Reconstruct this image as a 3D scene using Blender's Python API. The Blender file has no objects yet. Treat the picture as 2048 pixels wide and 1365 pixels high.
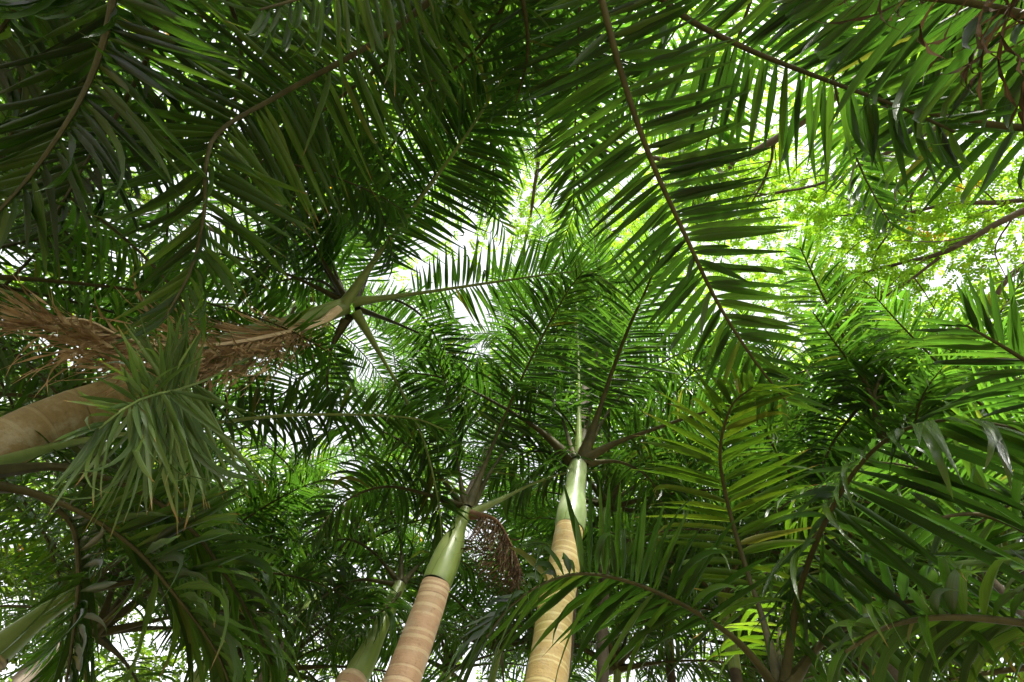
import bpy, math, random
import numpy as np
from mathutils import Matrix, Vector

# ------------------------------------------------------------------ camera, sky, sun, exposure
sc = bpy.context.scene
FPX = 910.0                                   # focal length in photo pixels (16 mm on 36 mm)
CAM = np.array([0.0, 0.0, 1.6])
ZEN = (1250.0, 220.0)                         # where the photo's verticals meet
U = np.array([(ZEN[0] - 1024) / FPX, (682.5 - ZEN[1]) / FPX, -1.0]); U /= np.linalg.norm(U)
fw = np.array([0, 0, -1.0])
YW = fw - fw.dot(U) * U; YW /= np.linalg.norm(YW)
XW = np.cross(YW, U)
ROT = np.stack([XW, YW, U])                   # camera space -> world

cam_data = bpy.data.cameras.new('camera')
cam_data.sensor_width = 36.0
cam_data.lens = 36.0 * FPX / 2048.0
cam_data.clip_start = 0.05
cam_data.clip_end = 2000.0
cam = bpy.data.objects.new('camera', cam_data)
sc.collection.objects.link(cam)
m4 = np.eye(4); m4[:3, :3] = ROT; m4[:3, 3] = CAM
cam.matrix_world = Matrix(m4.tolist())
sc.camera = cam

SUN_EL, SUN_AZ = math.radians(50), math.radians(195)      # azimuth measured from +Y towards +X
sd = np.array([math.sin(SUN_AZ) * math.cos(SUN_EL), math.cos(SUN_AZ) * math.cos(SUN_EL), math.sin(SUN_EL)])
world = bpy.data.worlds.new('World'); sc.world = world; world.use_nodes = True
wn = world.node_tree; wn.nodes.clear()
sky = wn.nodes.new('ShaderNodeTexSky'); sky.sky_type = 'NISHITA'; sky.sun_disc = False
sky.sun_elevation = SUN_EL; sky.sun_rotation = SUN_AZ
sky.air_density = 1.0; sky.dust_density = 4.0; sky.ozone_density = 1.0
hs = wn.nodes.new('ShaderNodeHueSaturation'); hs.inputs['Saturation'].default_value = 0.10
bg = wn.nodes.new('ShaderNodeBackground'); bg.inputs['Strength'].default_value = 0.15
wo = wn.nodes.new('ShaderNodeOutputWorld')
wn.links.new(sky.outputs[0], hs.inputs['Color']); wn.links.new(hs.outputs[0], bg.inputs['Color'])
wn.links.new(bg.outputs[0], wo.inputs['Surface'])

sun_data = bpy.data.lights.new('sun', 'SUN'); sun_data.energy = 4.2
sun_data.angle = math.radians(5); sun_data.color = (1.0, 0.96, 0.88)
sun = bpy.data.objects.new('sun', sun_data); sc.collection.objects.link(sun)
sun.rotation_euler = Vector((-sd).tolist()).to_track_quat('-Z', 'Y').to_euler()
sun.location = (0, 0, 40)

sc.view_settings.view_transform = 'Standard'; sc.view_settings.look = 'None'
sc.view_settings.gamma = 1.0; sc.view_settings.use_curve_mapping = False
sc.view_settings.exposure = 2.02
sc.render.engine = 'CYCLES'
cy = sc.cycles
cy.use_denoising = True
cy.max_bounces = 8; cy.diffuse_bounces = 4; cy.glossy_bounces = 3; cy.transmission_bounces = 6
cy.sample_clamp_indirect = 8.0

# ------------------------------------------------------------------ helpers
rng = np.random.default_rng(7)
COL = sc.collection
Z = np.array([0, 0, 1.0])

def nrm(v):
    v = np.asarray(v, float); return v / max(np.linalg.norm(v), 1e-9)

def P(px, py, r):
    """the point r metres from the camera's place along the sight line of a photo pixel"""
    v = np.array([(px - 1024) / FPX, (682.5 - py) / FPX, -1.0])
    return CAM + r * (ROT @ (v / np.linalg.norm(v)))

def curve(pts, n):
    """Catmull-Rom through pts, n points evenly spaced along its length"""
    p = np.asarray(pts, float)
    p = np.vstack([2 * p[0] - p[1], p, 2 * p[-1] - p[-2]])
    out = []
    for i in range(1, len(p) - 2):
        a, b, c, d = p[i - 1:i + 3]
        for t in np.linspace(0, 1, 24, endpoint=False):
            out.append(0.5 * (2 * b + (c - a) * t + (2 * a - 5 * b + 4 * c - d) * t * t + (3 * b - a - 3 * c + d) * t ** 3))
    out.append(p[-2]); out = np.array(out)
    s = np.concatenate([[0], np.cumsum(np.linalg.norm(np.diff(out, axis=0), axis=1))])
    q = np.linspace(0, s[-1], n)
    return np.stack([np.interp(q, s, out[:, k]) for k in range(3)], 1), s[-1]

def tangents(c):
    t = np.gradient(c, axis=0); return t / np.linalg.norm(t, axis=1)[:, None]

def frames(c, ref=Z):
    """tangent, up, side along a curve, the up axis staying close to ref without flips"""
    T = tangents(c); N = np.zeros_like(c)
    n = ref - ref.dot(T[0]) * T[0]
    if np.linalg.norm(n) < 0.1: n = np.cross(T[0], [1, 0, 0.3])
    n = nrm(n)
    for i in range(len(c)):
        g = ref - ref.dot(T[i]) * T[i]; w = np.linalg.norm(g)
        n = n - n.dot(T[i]) * T[i]; n = nrm(n)
        if w > 0.25 and g.dot(n) > -0.2 * w: n = nrm(n + 0.35 * w * (g / w))
        N[i] = n
    return T, N, np.cross(T, N)

class MB:
    """collects vertices, faces, uvs and a per-vertex value; build() links ONE mesh object"""
    def __init__(s): s.v = []; s.f = []; s.uv = []; s.a = []; s.n = 0
    def add(s, v, f, uv, a):
        v = np.asarray(v, float); f = np.asarray(f, int)
        s.v.append(v); s.f.append(f + s.n); s.uv.append(np.asarray(uv, float)); s.a.append(np.asarray(a, float)); s.n += len(v)
    def mesh(s, name, mat, smooth=True):
        v = np.concatenate(s.v); f = np.concatenate(s.f); uv = np.concatenate(s.uv); a = np.concatenate(s.a)
        k = f.shape[1]
        me = bpy.data.meshes.new(name)
        me.vertices.add(len(v)); me.vertices.foreach_set('co', v.astype(np.float32).ravel())
        me.loops.add(f.size); me.loops.foreach_set('vertex_index', f.ravel().astype(np.int32))
        me.polygons.add(len(f)); me.polygons.foreach_set('loop_start', np.arange(0, f.size, k, dtype=np.int32))
        me.update(calc_edges=True)
        if smooth: me.polygons.foreach_set('use_smooth', np.ones(len(f), bool))
        ul = me.uv_layers.new(name='UVMap'); ul.data.foreach_set('uv', uv[f.ravel()].astype(np.float32).ravel())
        at = me.attributes.new('rnd', 'FLOAT', 'POINT'); at.data.foreach_set('value', a.astype(np.float32))
        me.materials.append(mat); me.update()
        return me

def link(name, me, parent=None, loc=(0, 0, 0)):
    o = bpy.data.objects.new(name, me); COL.objects.link(o)
    if parent is not None: o.parent = parent
    o.location = tuple(float(x) for x in loc)
    return o

def tag(o, label, cat, group=None):
    o['label'] = label; o['category'] = cat
    if group: o['group'] = group
    return o

def tube(mb, c, rad, sides=8, flat=1.0, attr=None, ref=Z, wob=None):
    """a tapering tube round a curve; v of the uv is metres along it"""
    n = len(c); T, N, S = frames(c, ref)
    ang = np.arange(sides + 1) / sides * 2 * math.pi
    rad = np.asarray(rad, float)
    if rad.ndim == 1: rad = np.repeat(rad[:, None], sides + 1, 1)
    if wob is not None: c = c[:, None, :] + T[:, None, :] * wob[:, :, None]
    else: c = c[:, None, :]
    v = c + rad[:, :, None] * (np.cos(ang)[None, :, None] * S[:, None, :] + flat * np.sin(ang)[None, :, None] * N[:, None, :])
    c1 = c.mean(1); s = np.concatenate([[0], np.cumsum(np.linalg.norm(np.diff(c1, axis=0), axis=1))])
    uv = np.zeros((n, sides + 1, 2)); uv[:, :, 0] = np.arange(sides + 1) / sides; uv[:, :, 1] = s[:, None]
    a = np.zeros((n, sides + 1)) if attr is None else np.repeat(np.asarray(attr)[:, None], sides + 1, 1)
    w = sides + 1; f = []
    i, j = np.meshgrid(np.arange(n - 1), np.arange(sides), indexing='ij')
    b = (i * w + j).ravel(); f = np.stack([b, b + 1, b + 1 + w, b + w], 1)
    mb.add(v.reshape(-1, 3), f, uv.reshape(-1, 2), a.ravel())

# ------------------------------------------------------------------ materials
def nodes_of(name):
    m = bpy.data.materials.new(name); m.use_nodes = True
    nt = m.node_tree; nt.nodes.clear()
    return m, nt, nt.nodes.new('ShaderNodeOutputMaterial')

def N_(nt, typ, **kw):
    n = nt.nodes.new(typ)
    for k, v in kw.items():
        if k in n.inputs: n.inputs[k].default_value = v
        else: setattr(n, k, v)
    return n

def math_(nt, op, a, b=None, c=None, clamp=False):
    n = nt.nodes.new('ShaderNodeMath'); n.operation = op; n.use_clamp = clamp
    for i, x in enumerate((a, b, c)):
        if x is None: continue
        if isinstance(x, (int, float)): n.inputs[i].default_value = x
        else: nt.links.new(x, n.inputs[i])
    return n.outputs[0]

def mixc(nt, fac, a, b):
    n = nt.nodes.new('ShaderNodeMix'); n.data_type = 'RGBA'
    for s, x in ((n.inputs[0], fac), (n.inputs[6], a), (n.inputs[7], b)):
        if isinstance(x, (int, float)): s.default_value = x
        elif isinstance(x, tuple): s.default_value = x + (1,)
        else: nt.links.new(x, s)
    return n.outputs[2]

def ramp(nt, fac, stops):
    n = nt.nodes.new('ShaderNodeValToRGB'); e = n.color_ramp.elements
    while len(e) < len(stops): e.new(0.5)
    for k, (p, c) in enumerate(stops):
        e[k].position = p; e[k].color = c + (1,) if len(c) == 3 else c
    nt.links.new(fac, n.inputs[0]); return n.outputs[0]

def rnd_of(nt):
    a = N_(nt, 'ShaderNodeAttribute', attribute_name='rnd'); o = nt.nodes.new('ShaderNodeObjectInfo')
    return math_(nt, 'FRACT', math_(nt, 'ADD', a.outputs['Fac'], o.outputs['Random']))

def leaf_material(name, cols, trans, fac=0.45, rough=0.36, tip=0.0, vein=60.0, spec=0.5):
    """a waxy leaf: gloss over a diffuse face, plus the light that comes through the blade"""
    m, nt, out = nodes_of(name)
    r = rnd_of(nt)
    uv = nt.nodes.new('ShaderNodeUVMap'); sp = nt.nodes.new('ShaderNodeSeparateXYZ'); nt.links.new(uv.outputs[0], sp.inputs[0])
    cx = nt.nodes.new('ShaderNodeCombineXYZ')
    nt.links.new(math_(nt, 'MULTIPLY', sp.outputs[0], vein), cx.inputs[0])
    nt.links.new(math_(nt, 'MULTIPLY', sp.outputs[1], 3.0), cx.inputs[1]); nt.links.new(math_(nt, 'MULTIPLY', r, 50.0), cx.inputs[2])
    nz = N_(nt, 'ShaderNodeTexNoise', Scale=0.35, Detail=2.0); nt.links.new(cx.outputs[0], nz.inputs['Vector'])
    base = ramp(nt, r, [(0.0, cols[0]), (0.55, cols[1]), (1.0, cols[2])])
    oi = nt.nodes.new('ShaderNodeObjectInfo')                   # older and younger fronds differ
    vf = math_(nt, 'MULTIPLY', math_(nt, 'MULTIPLY_ADD', nz.outputs['Fac'], 0.9, 0.55), math_(nt, 'MULTIPLY_ADD', oi.outputs['Random'], 0.7, 0.68))
    def shade(c):
        n = nt.nodes.new('ShaderNodeVectorMath'); n.operation = 'SCALE'
        nt.links.new(c, n.inputs[0]); nt.links.new(vf, n.inputs['Scale']); return n.outputs[0]
    base = shade(base)
    aged = math_(nt, 'MULTIPLY', math_(nt, 'SUBTRACT', r, 0.98), 60.0, clamp=True)
    base = mixc(nt, math_(nt, 'MULTIPLY', aged, 0.8), base, (0.10, 0.095, 0.02))
    rib = math_(nt, 'SUBTRACT', 1.0, math_(nt, 'MULTIPLY', math_(nt, 'ABSOLUTE', math_(nt, 'SUBTRACT', sp.outputs[0], 0.5)), 22.0), clamp=True)
    base = mixc(nt, math_(nt, 'MULTIPLY', rib, 0.5), base, tuple(min(1.0, x * 1.9 + 0.01) for x in cols[2]))
    tc = ramp(nt, r, [(0.0, tuple(x * 0.75 for x in trans)), (0.6, trans), (1.0, (trans[0] * 1.5, trans[1] * 1.15, trans[2]))])
    tc = shade(tc)
    tc = mixc(nt, math_(nt, 'MULTIPLY', aged, 0.8), tc, (0.16, 0.15, 0.015))
    tc = mixc(nt, math_(nt, 'MULTIPLY', rib, 0.55), tc, tuple(x * 0.45 for x in trans))
    if tip > 0:
        tn = N_(nt, 'ShaderNodeTexNoise', Scale=1.3, Detail=3.0); nt.links.new(cx.outputs[0], tn.inputs['Vector'])
        edge = math_(nt, 'ADD', sp.outputs[1], math_(nt, 'MULTIPLY_ADD', tn.outputs['Fac'], 0.25, -0.125))
        edge = math_(nt, 'ADD', edge, math_(nt, 'MULTIPLY_ADD', r, 0.16, -0.08))
        tf = math_(nt, 'MULTIPLY', math_(nt, 'SUBTRACT', edge, 1.0 - tip), 9.0, clamp=True)
        base = mixc(nt, tf, base, (0.30, 0.17, 0.06)); tc = mixc(nt, tf, tc, (0.22, 0.10, 0.03))
    pb = N_(nt, 'ShaderNodeBsdfPrincipled', Roughness=rough); pb.inputs['Specular IOR Level'].default_value = spec
    nt.links.new(base, pb.inputs['Base Color'])
    geo = nt.nodes.new('ShaderNodeNewGeometry')                 # a palm leaf is waxy above and matt below
    nt.links.new(math_(nt, 'MULTIPLY_ADD', geo.outputs['Backfacing'], 0.14, rough), pb.inputs['Roughness'])
    nt.links.new(math_(nt, 'MULTIPLY_ADD', geo.outputs['Backfacing'], -0.72 * spec, spec), pb.inputs['Specular IOR Level'])
    bp = N_(nt, 'ShaderNodeBump', Strength=0.35, Distance=0.004); nt.links.new(nz.outputs['Fac'], bp.inputs['Height'])
    nt.links.new(bp.outputs[0], pb.inputs['Normal'])
    tl = nt.nodes.new('ShaderNodeBsdfTranslucent'); nt.links.new(tc, tl.inputs['Color'])
    mx = nt.nodes.new('ShaderNodeMixShader'); mx.inputs[0].default_value = fac
    nt.links.new(pb.outputs[0], mx.inputs[1]); nt.links.new(tl.outputs[0], mx.inputs[2]); nt.links.new(mx.outputs[0], out.inputs[0])
    return m

def solid_material(name, c1, c2, scale=8.0, rough=0.5, stretch=(1, 1, 1), bump=0.2, spec=0.4, dist=0.01):
    m, nt, out = nodes_of(name)
    tc = nt.nodes.new('ShaderNodeTexCoord'); mp = nt.nodes.new('ShaderNodeMapping'); mp.inputs['Scale'].default_value = stretch
    nt.links.new(tc.outputs['Object'], mp.inputs[0])
    nz = N_(nt, 'ShaderNodeTexNoise', Scale=scale, Detail=6.0, Roughness=0.62); nt.links.new(mp.outputs[0], nz.inputs['Vector'])
    c = ramp(nt, nz.outputs['Fac'], [(0.3, c1), (0.7, c2)])
    pb = N_(nt, 'ShaderNodeBsdfPrincipled', Roughness=rough); pb.inputs['Specular IOR Level'].default_value = spec
    nt.links.new(c, pb.inputs['Base Color'])
    bp = N_(nt, 'ShaderNodeBump', Strength=bump, Distance=dist); nt.links.new(nz.outputs['Fac'], bp.inputs['Height'])
    nt.links.new(bp.outputs[0], pb.inputs['Normal']); nt.links.new(pb.outputs[0], out.inputs[0])
    return m

def trunk_material(name, c1, c2, scar, algae):
    """palm trunk: fibrous skin between pale leaf scars (the scar rows are marked in the mesh)"""
    m, nt, out = nodes_of(name)
    uv = nt.nodes.new('ShaderNodeUVMap'); tc = nt.nodes.new('ShaderNodeTexCoord')
    mp = nt.nodes.new('ShaderNodeMapping'); mp.inputs['Scale'].default_value = (3.0, 14.0, 1); nt.links.new(uv.outputs[0], mp.inputs[0])
    n1 = N_(nt, 'ShaderNodeTexNoise', Scale=2.2, Detail=8.0, Roughness=0.7); nt.links.new(mp.outputs[0], n1.inputs['Vector'])
    n2 = N_(nt, 'ShaderNodeTexNoise', Scale=2.3, Detail=5.0, Roughness=0.6); nt.links.new(tc.outputs['Object'], n2.inputs['Vector'])
    n3 = N_(nt, 'ShaderNodeTexNoise', Scale=26.0, Detail=5.0, Roughness=0.7); nt.links.new(tc.outputs['Object'], n3.inputs['Vector'])
    c = ramp(nt, n1.outputs['Fac'], [(0.25, c1), (0.75, c2)])
    c = mixc(nt, math_(nt, 'MULTIPLY', math_(nt, 'SUBTRACT', n2.outputs['Fac'], 0.47), 4.5, clamp=True), c, algae)
    dk = math_(nt, 'MULTIPLY', math_(nt, 'SUBTRACT', n3.outputs['Fac'], 0.56), 5.0, clamp=True)
    c = mixc(nt, math_(nt, 'MULTIPLY', dk, 0.7), c, tuple(x * 0.45 for x in c1))
    at = N_(nt, 'ShaderNodeAttribute', attribute_name='rnd')
    rf = math_(nt, 'MULTIPLY', math_(nt, 'SUBTRACT', math_(nt, 'ADD', at.outputs['Fac'], math_(nt, 'MULTIPLY_ADD', n3.outputs['Fac'], 0.9, -0.45)), 0.36), 6.0, clamp=True)
    c = mixc(nt, math_(nt, 'MULTIPLY', rf, 0.55), c, scar)
    lf = math_(nt, 'MULTIPLY', math_(nt, 'SUBTRACT', math_(nt, 'MULTIPLY', at.outputs['Fac'], -1.0), 0.25), 4.0, clamp=True)
    c = mixc(nt, math_(nt, 'MULTIPLY', lf, math_(nt, 'MULTIPLY_ADD', n2.outputs['Fac'], 1.6, -0.25, clamp=True)), c, tuple(x * 0.3 for x in c1))
    n4 = N_(nt, 'ShaderNodeTexNoise', Scale=5.5, Detail=7.0, Roughness=0.68); nt.links.new(tc.outputs['Object'], n4.inputs['Vector'])
    c = mixc(nt, math_(nt, 'MULTIPLY', math_(nt, 'MULTIPLY', math_(nt, 'SUBTRACT', n4.outputs['Fac'], 0.53), 8.0, clamp=True), 0.5), c, (0.40, 0.38, 0.27))
    c = mixc(nt, math_(nt, 'MULTIPLY', math_(nt, 'MULTIPLY', math_(nt, 'SUBTRACT', 0.43, n4.outputs['Fac']), 8.0, clamp=True), 0.5), c, (0.12, 0.10, 0.045))
    pb = N_(nt, 'ShaderNodeBsdfPrincipled', Roughness=0.62); pb.inputs['Specular IOR Level'].default_value = 0.35
    nt.links.new(c, pb.inputs['Base Color'])
    h = math_(nt, 'ADD', n1.outputs['Fac'], n3.outputs['Fac'])
    bp = N_(nt, 'ShaderNodeBump', Strength=0.45, Distance=0.008); nt.links.new(h, bp.inputs['Height'])
    nt.links.new(bp.outputs[0], pb.inputs['Normal']); nt.links.new(pb.outputs[0], out.inputs[0])
    return m

def shaft_material(name, c1, c2, bloom):
    m, nt, out = nodes_of(name)
    uv = nt.nodes.new('ShaderNodeUVMap'); mp = nt.nodes.new('ShaderNodeMapping'); mp.inputs['Scale'].default_value = (9.0, 1.2, 1)
    nt.links.new(uv.outputs[0], mp.inputs[0])
    n1 = N_(nt, 'ShaderNodeTexNoise', Scale=2.0, Detail=4.0); nt.links.new(mp.outputs[0], n1.inputs['Vector'])
    tc = nt.nodes.new('ShaderNodeTexCoord')
    n2 = N_(nt, 'ShaderNodeTexNoise', Scale=4.0, Detail=6.0); nt.links.new(tc.outputs['Object'], n2.inputs['Vector'])
    c = ramp(nt, n1.outputs['Fac'], [(0.3, c1), (0.7, c2)])
    c = mixc(nt, math_(nt, 'MULTIPLY', math_(nt, 'SUBTRACT', n2.outputs['Fac'], 0.42), 3.0, clamp=True), c, bloom)
    at = N_(nt, 'ShaderNodeAttribute', attribute_name='rnd')
    c = mixc(nt, at.outputs['Fac'], c, (0.05, 0.04, 0.02))
    su = nt.nodes.new('ShaderNodeSeparateXYZ'); nt.links.new(uv.outputs[0], su.inputs[0])
    n3 = N_(nt, 'ShaderNodeTexNoise', Scale=14.0, Detail=6.0, Roughness=0.7); nt.links.new(tc.outputs['Object'], n3.inputs['Vector'])
    sx = math_(nt, 'ADD', math_(nt, 'FRACT', math_(nt, 'MULTIPLY', su.outputs[0], 3.0)), math_(nt, 'MULTIPLY_ADD', n2.outputs['Fac'], 0.5, -0.25))
    sx = math_(nt, 'ADD', sx, math_(nt, 'MULTIPLY', su.outputs[1], 0.35))
    seam = math_(nt, 'SUBTRACT', 1.0, math_(nt, 'MULTIPLY', math_(nt, 'ABSOLUTE', math_(nt, 'SUBTRACT', sx, 0.6)), 45.0), clamp=True)
    c = mixc(nt, math_(nt, 'MULTIPLY', seam, 0.7), c, (0.06, 0.05, 0.025))
    st = math_(nt, 'MULTIPLY', math_(nt, 'SUBTRACT', n3.outputs['Fac'], 0.62), 7.0, clamp=True)
    c = mixc(nt, math_(nt, 'MULTIPLY', st, 0.55), c, (0.13, 0.09, 0.04))
    pb = N_(nt, 'ShaderNodeBsdfPrincipled', Roughness=0.36); pb.inputs['Specular IOR Level'].default_value = 0.5
    nt.links.new(c, pb.inputs['Base Color'])
    bp = N_(nt, 'ShaderNodeBump', Strength=0.12, Distance=0.01); nt.links.new(n1.outputs['Fac'], bp.inputs['Height'])
    nt.links.new(bp.outputs[0], pb.inputs['Normal']); nt.links.new(pb.outputs[0], out.inputs[0])
    return m

M = {}
M['leaf'] = leaf_material('palm_leaf', [(0.010, 0.024, 0.003), (0.019, 0.042, 0.004), (0.036, 0.060, 0.007)], (0.054, 0.150, 0.011), 0.46, rough=0.22, spec=0.85)
M['leaf_tip'] = leaf_material('palm_leaf_dry_tips', [(0.020, 0.042, 0.006), (0.034, 0.070, 0.009), (0.055, 0.090, 0.013)], (0.076, 0.190, 0.012), 0.46, rough=0.22, spec=0.85, tip=0.08)
M['leaf_pale_lit'] = leaf_material('palm_leaf_pale_lit', [(0.05, 0.085, 0.025), (0.075, 0.12, 0.04), (0.11, 0.15, 0.055)], (0.12, 0.23, 0.02), 0.35, rough=0.35, spec=0.5, tip=0.10)  # pale undersides; albedo raised to stand in for light on the shaded fan
M['leaf_yellow'] = leaf_material('palm_leaf_yellowing', [(0.025, 0.05, 0.007), (0.04, 0.07, 0.010), (0.075, 0.09, 0.014)], (0.10, 0.21, 0.008), 0.48, tip=0.10)
M['leaf_far'] = leaf_material('palm_leaf_far', [(0.011, 0.028, 0.004), (0.020, 0.046, 0.006), (0.036, 0.064, 0.009)], (0.084, 0.220, 0.015), 0.5, rough=0.22, spec=0.85)
M['leaf_dead'] = leaf_material('palm_leaf_dead', [(0.40, 0.25, 0.12), (0.56, 0.38, 0.20), (0.68, 0.51, 0.31)], (0.40, 0.25, 0.12), 0.3, rough=0.65, spec=0.2)
M['leaf_dead_dark'] = leaf_material('palm_leaf_dead_dark', [(0.05, 0.032, 0.018), (0.085, 0.055, 0.03), (0.16, 0.11, 0.06)], (0.08, 0.045, 0.02), 0.2, rough=0.65, spec=0.2)
M['broad'] = leaf_material('broad_leaf', [(0.05, 0.10, 0.012), (0.08, 0.14, 0.015), (0.12, 0.16, 0.02)], (0.21, 0.40, 0.02), 0.55, rough=0.5, vein=8.0)
M['broad_yellow'] = leaf_material('broad_leaf_yellow', [(0.20, 0.16, 0.01), (0.30, 0.18, 0.01), (0.34, 0.15, 0.01)], (0.65, 0.36, 0.02), 0.6, rough=0.5, vein=8.0)
M['rachis'] = solid_material('palm_rachis', (0.028, 0.028, 0.010), (0.065, 0.060, 0.022), 14, 0.6, spec=0.15)
M['rachis_green'] = solid_material('palm_petiole_green', (0.10, 0.15, 0.035), (0.17, 0.22, 0.06), 9, 0.38)
M['rachis_dead'] = solid_material('palm_rachis_dead', (0.42, 0.30, 0.17), (0.60, 0.47, 0.30), 12, 0.6)
M['fibre'] = solid_material('palm_fibre', (0.06, 0.035, 0.02), (0.20, 0.11, 0.05), 20, 0.8, bump=0.6)
M['bark'] = solid_material('tree_bark', (0.045, 0.032, 0.022), (0.11, 0.085, 0.06), 7, 0.8, (1, 1, 0.4), 0.6)
M['trunk_tan'] = trunk_material('palm_trunk_tan', (0.33, 0.20, 0.11), (0.48, 0.32, 0.195), (0.56, 0.45, 0.28), (0.36, 0.27, 0.15))
M['trunk_olive'] = trunk_material('palm_trunk_olive', (0.31, 0.21, 0.08), (0.45, 0.34, 0.14), (0.55, 0.48, 0.23), (0.33, 0.30, 0.09))
M['trunk_brown'] = trunk_material('palm_trunk_brown', (0.18, 0.13, 0.05), (0.27, 0.205, 0.085), (0.30, 0.25, 0.12), (0.19, 0.165, 0.055))
M['bark_dark'] = solid_material('dark_bark', (0.035, 0.026, 0.016), (0.075, 0.06, 0.035), 9, 0.85)
M['shaft'] = shaft_material('palm_crownshaft', (0.13, 0.20, 0.06), (0.20, 0.27, 0.09), (0.34, 0.40, 0.24))
M['shaft_green'] = shaft_material('palm_crownshaft_green', (0.11, 0.17, 0.035), (0.17, 0.23, 0.05), (0.23, 0.28, 0.09))

# ------------------------------------------------------------------ ground
def ground():
    m, nt, out = nodes_of('forest_floor')
    tc = nt.nodes.new('ShaderNodeTexCoord')
    n1 = N_(nt, 'ShaderNodeTexNoise', Scale=0.6, Detail=8.0); nt.links.new(tc.outputs['Object'], n1.inputs['Vector'])
    n2 = N_(nt, 'ShaderNodeTexNoise', Scale=9.0, Detail=8.0, Roughness=0.7); nt.links.new(tc.outputs['Object'], n2.inputs['Vector'])
    c = ramp(nt, n1.outputs['Fac'], [(0.35, (0.16, 0.12, 0.075)), (0.62, (0.07, 0.11, 0.03))])
    c = mixc(nt, n2.outputs['Fac'], c, (0.22, 0.16, 0.09))
    pb = N_(nt, 'ShaderNodeBsdfPrincipled', Roughness=0.9); nt.links.new(c, pb.inputs['Base Color'])
    bp = N_(nt, 'ShaderNodeBump', Strength=0.6, Distance=0.05); nt.links.new(n2.outputs['Fac'], bp.inputs['Height'])
    nt.links.new(bp.outputs[0], pb.inputs['Normal']); nt.links.new(pb.outputs[0], out.inputs[0])
    g = np.linspace(-1, 1, 81); g = np.sign(g) * np.abs(g) ** 2.2 * 400
    X, Y = np.meshgrid(g, g, indexing='ij'); H = 0.05 * np.sin(X * 0.7) * np.cos(Y * 0.55) - 0.06
    v = np.stack([X, Y, H], -1).reshape(-1, 3); i, j = np.meshgrid(np.arange(80), np.arange(80), indexing='ij')
    b = (i * 81 + j).ravel(); mb = MB(); mb.add(v, np.stack([b, b + 81, b + 82, b + 1], 1), v[:, :2], np.zeros(len(v)))
    o = link('ground', mb.mesh('ground', m)); o['kind'] = 'structure'
ground()

# ------------------------------------------------------------------ leaflets
def leaflet(nseg, cols, droop, k, twist, fold, kink=0.0, wave=0.0, zf=0.07):
    """one palm leaflet of unit length along x, unit width along y, drooping towards -z"""
    v = np.linspace(0, 1, nseg + 1); th = -droop * v ** k - kink / (1 + np.exp(-(v - 0.72) * 30))
    mid = 0.5 * (th[1:] + th[:-1]); dv = np.diff(v)
    x = np.concatenate([[0], np.cumsum(np.cos(mid) * dv)]); z = np.concatenate([[0], np.cumsum(np.sin(mid) * dv)])
    w = (0.25 + 0.75 * np.clip(v / 0.22, 0, 1) ** 0.7) * (1 - v ** 2.4) ** 0.9
    ys = np.linspace(-0.5, 0.5, cols + 1); V = []; UV = []
    tw = twist * v ** 1.5
    for i in range(nseg + 1):
        nx, nz = -math.sin(th[i]), math.cos(th[i])
        for y in ys:
            yy = y * w[i]; up = fold * (1 - 0.75 * v[i]) * abs(yy) * zf + wave * 0.012 * math.sin(v[i] * 17 + y * 3) * w[i]
            a = tw[i]
            V.append((x[i] + nx * (up + yy * zf * math.sin(a)), yy * math.cos(a), z[i] + nz * (up + yy * zf * math.sin(a))))
            UV.append((y + 0.5, v[i]))
    f = []; w1 = cols + 1
    for i in range(nseg):
        for j in range(cols): f.append((i * w1 + j, (i + 1) * w1 + j, (i + 1) * w1 + j + 1, i * w1 + j + 1))
    return np.array(V), np.array(f), np.array(UV)

DROOPS = [0.05, 0.35, 0.75, 1.25, 1.9]
NEAR = {}; FAR = {}; HAIR = {}
for d, dr in enumerate(DROOPS):
    for t in range(3):
        tw = (-0.9, 0.15, 1.0)[t]
        NEAR[d, t] = leaflet(8, 2, dr, (1.6, 2.2, 1.3)[t], tw * (0.5 + 0.4 * d), 1.2, kink=(0, 0.9, 0)[t] if d > 1 else 0, wave=(0.4, 0, 0.7)[t])
        FAR[d, t] = leaflet(5, 1, dr, (1.6, 2.2, 1.3)[t], tw * (0.5 + 0.4 * d), 0.0, kink=(0, 0.8, 0)[t] if d > 1 else 0)
        HAIR[d, t] = leaflet(7, 1, dr + 0.4, 1.2, tw * 2.0, 0.0, wave=1.5, zf=0.009)
SHARED = {}
def shared(key, mat):
    if (key, mat) not in SHARED:
        v, f, uv = NEAR[key]; mb = MB(); mb.add(v, f, uv, np.zeros(len(v)))
        SHARED[key, mat] = mb.mesh('leaflet', M[mat])
    return SHARED[key, mat]

# ------------------------------------------------------------------ palms
class Palm:
    def __init__(s, label, base, group=None):
        s.base = np.asarray(base, float); s.count = 0
        s.o = link('palm_tree', None, None, s.base); s.o.empty_display_size = 0.3
        tag(s.o, label, 'palm tree', group)

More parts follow.
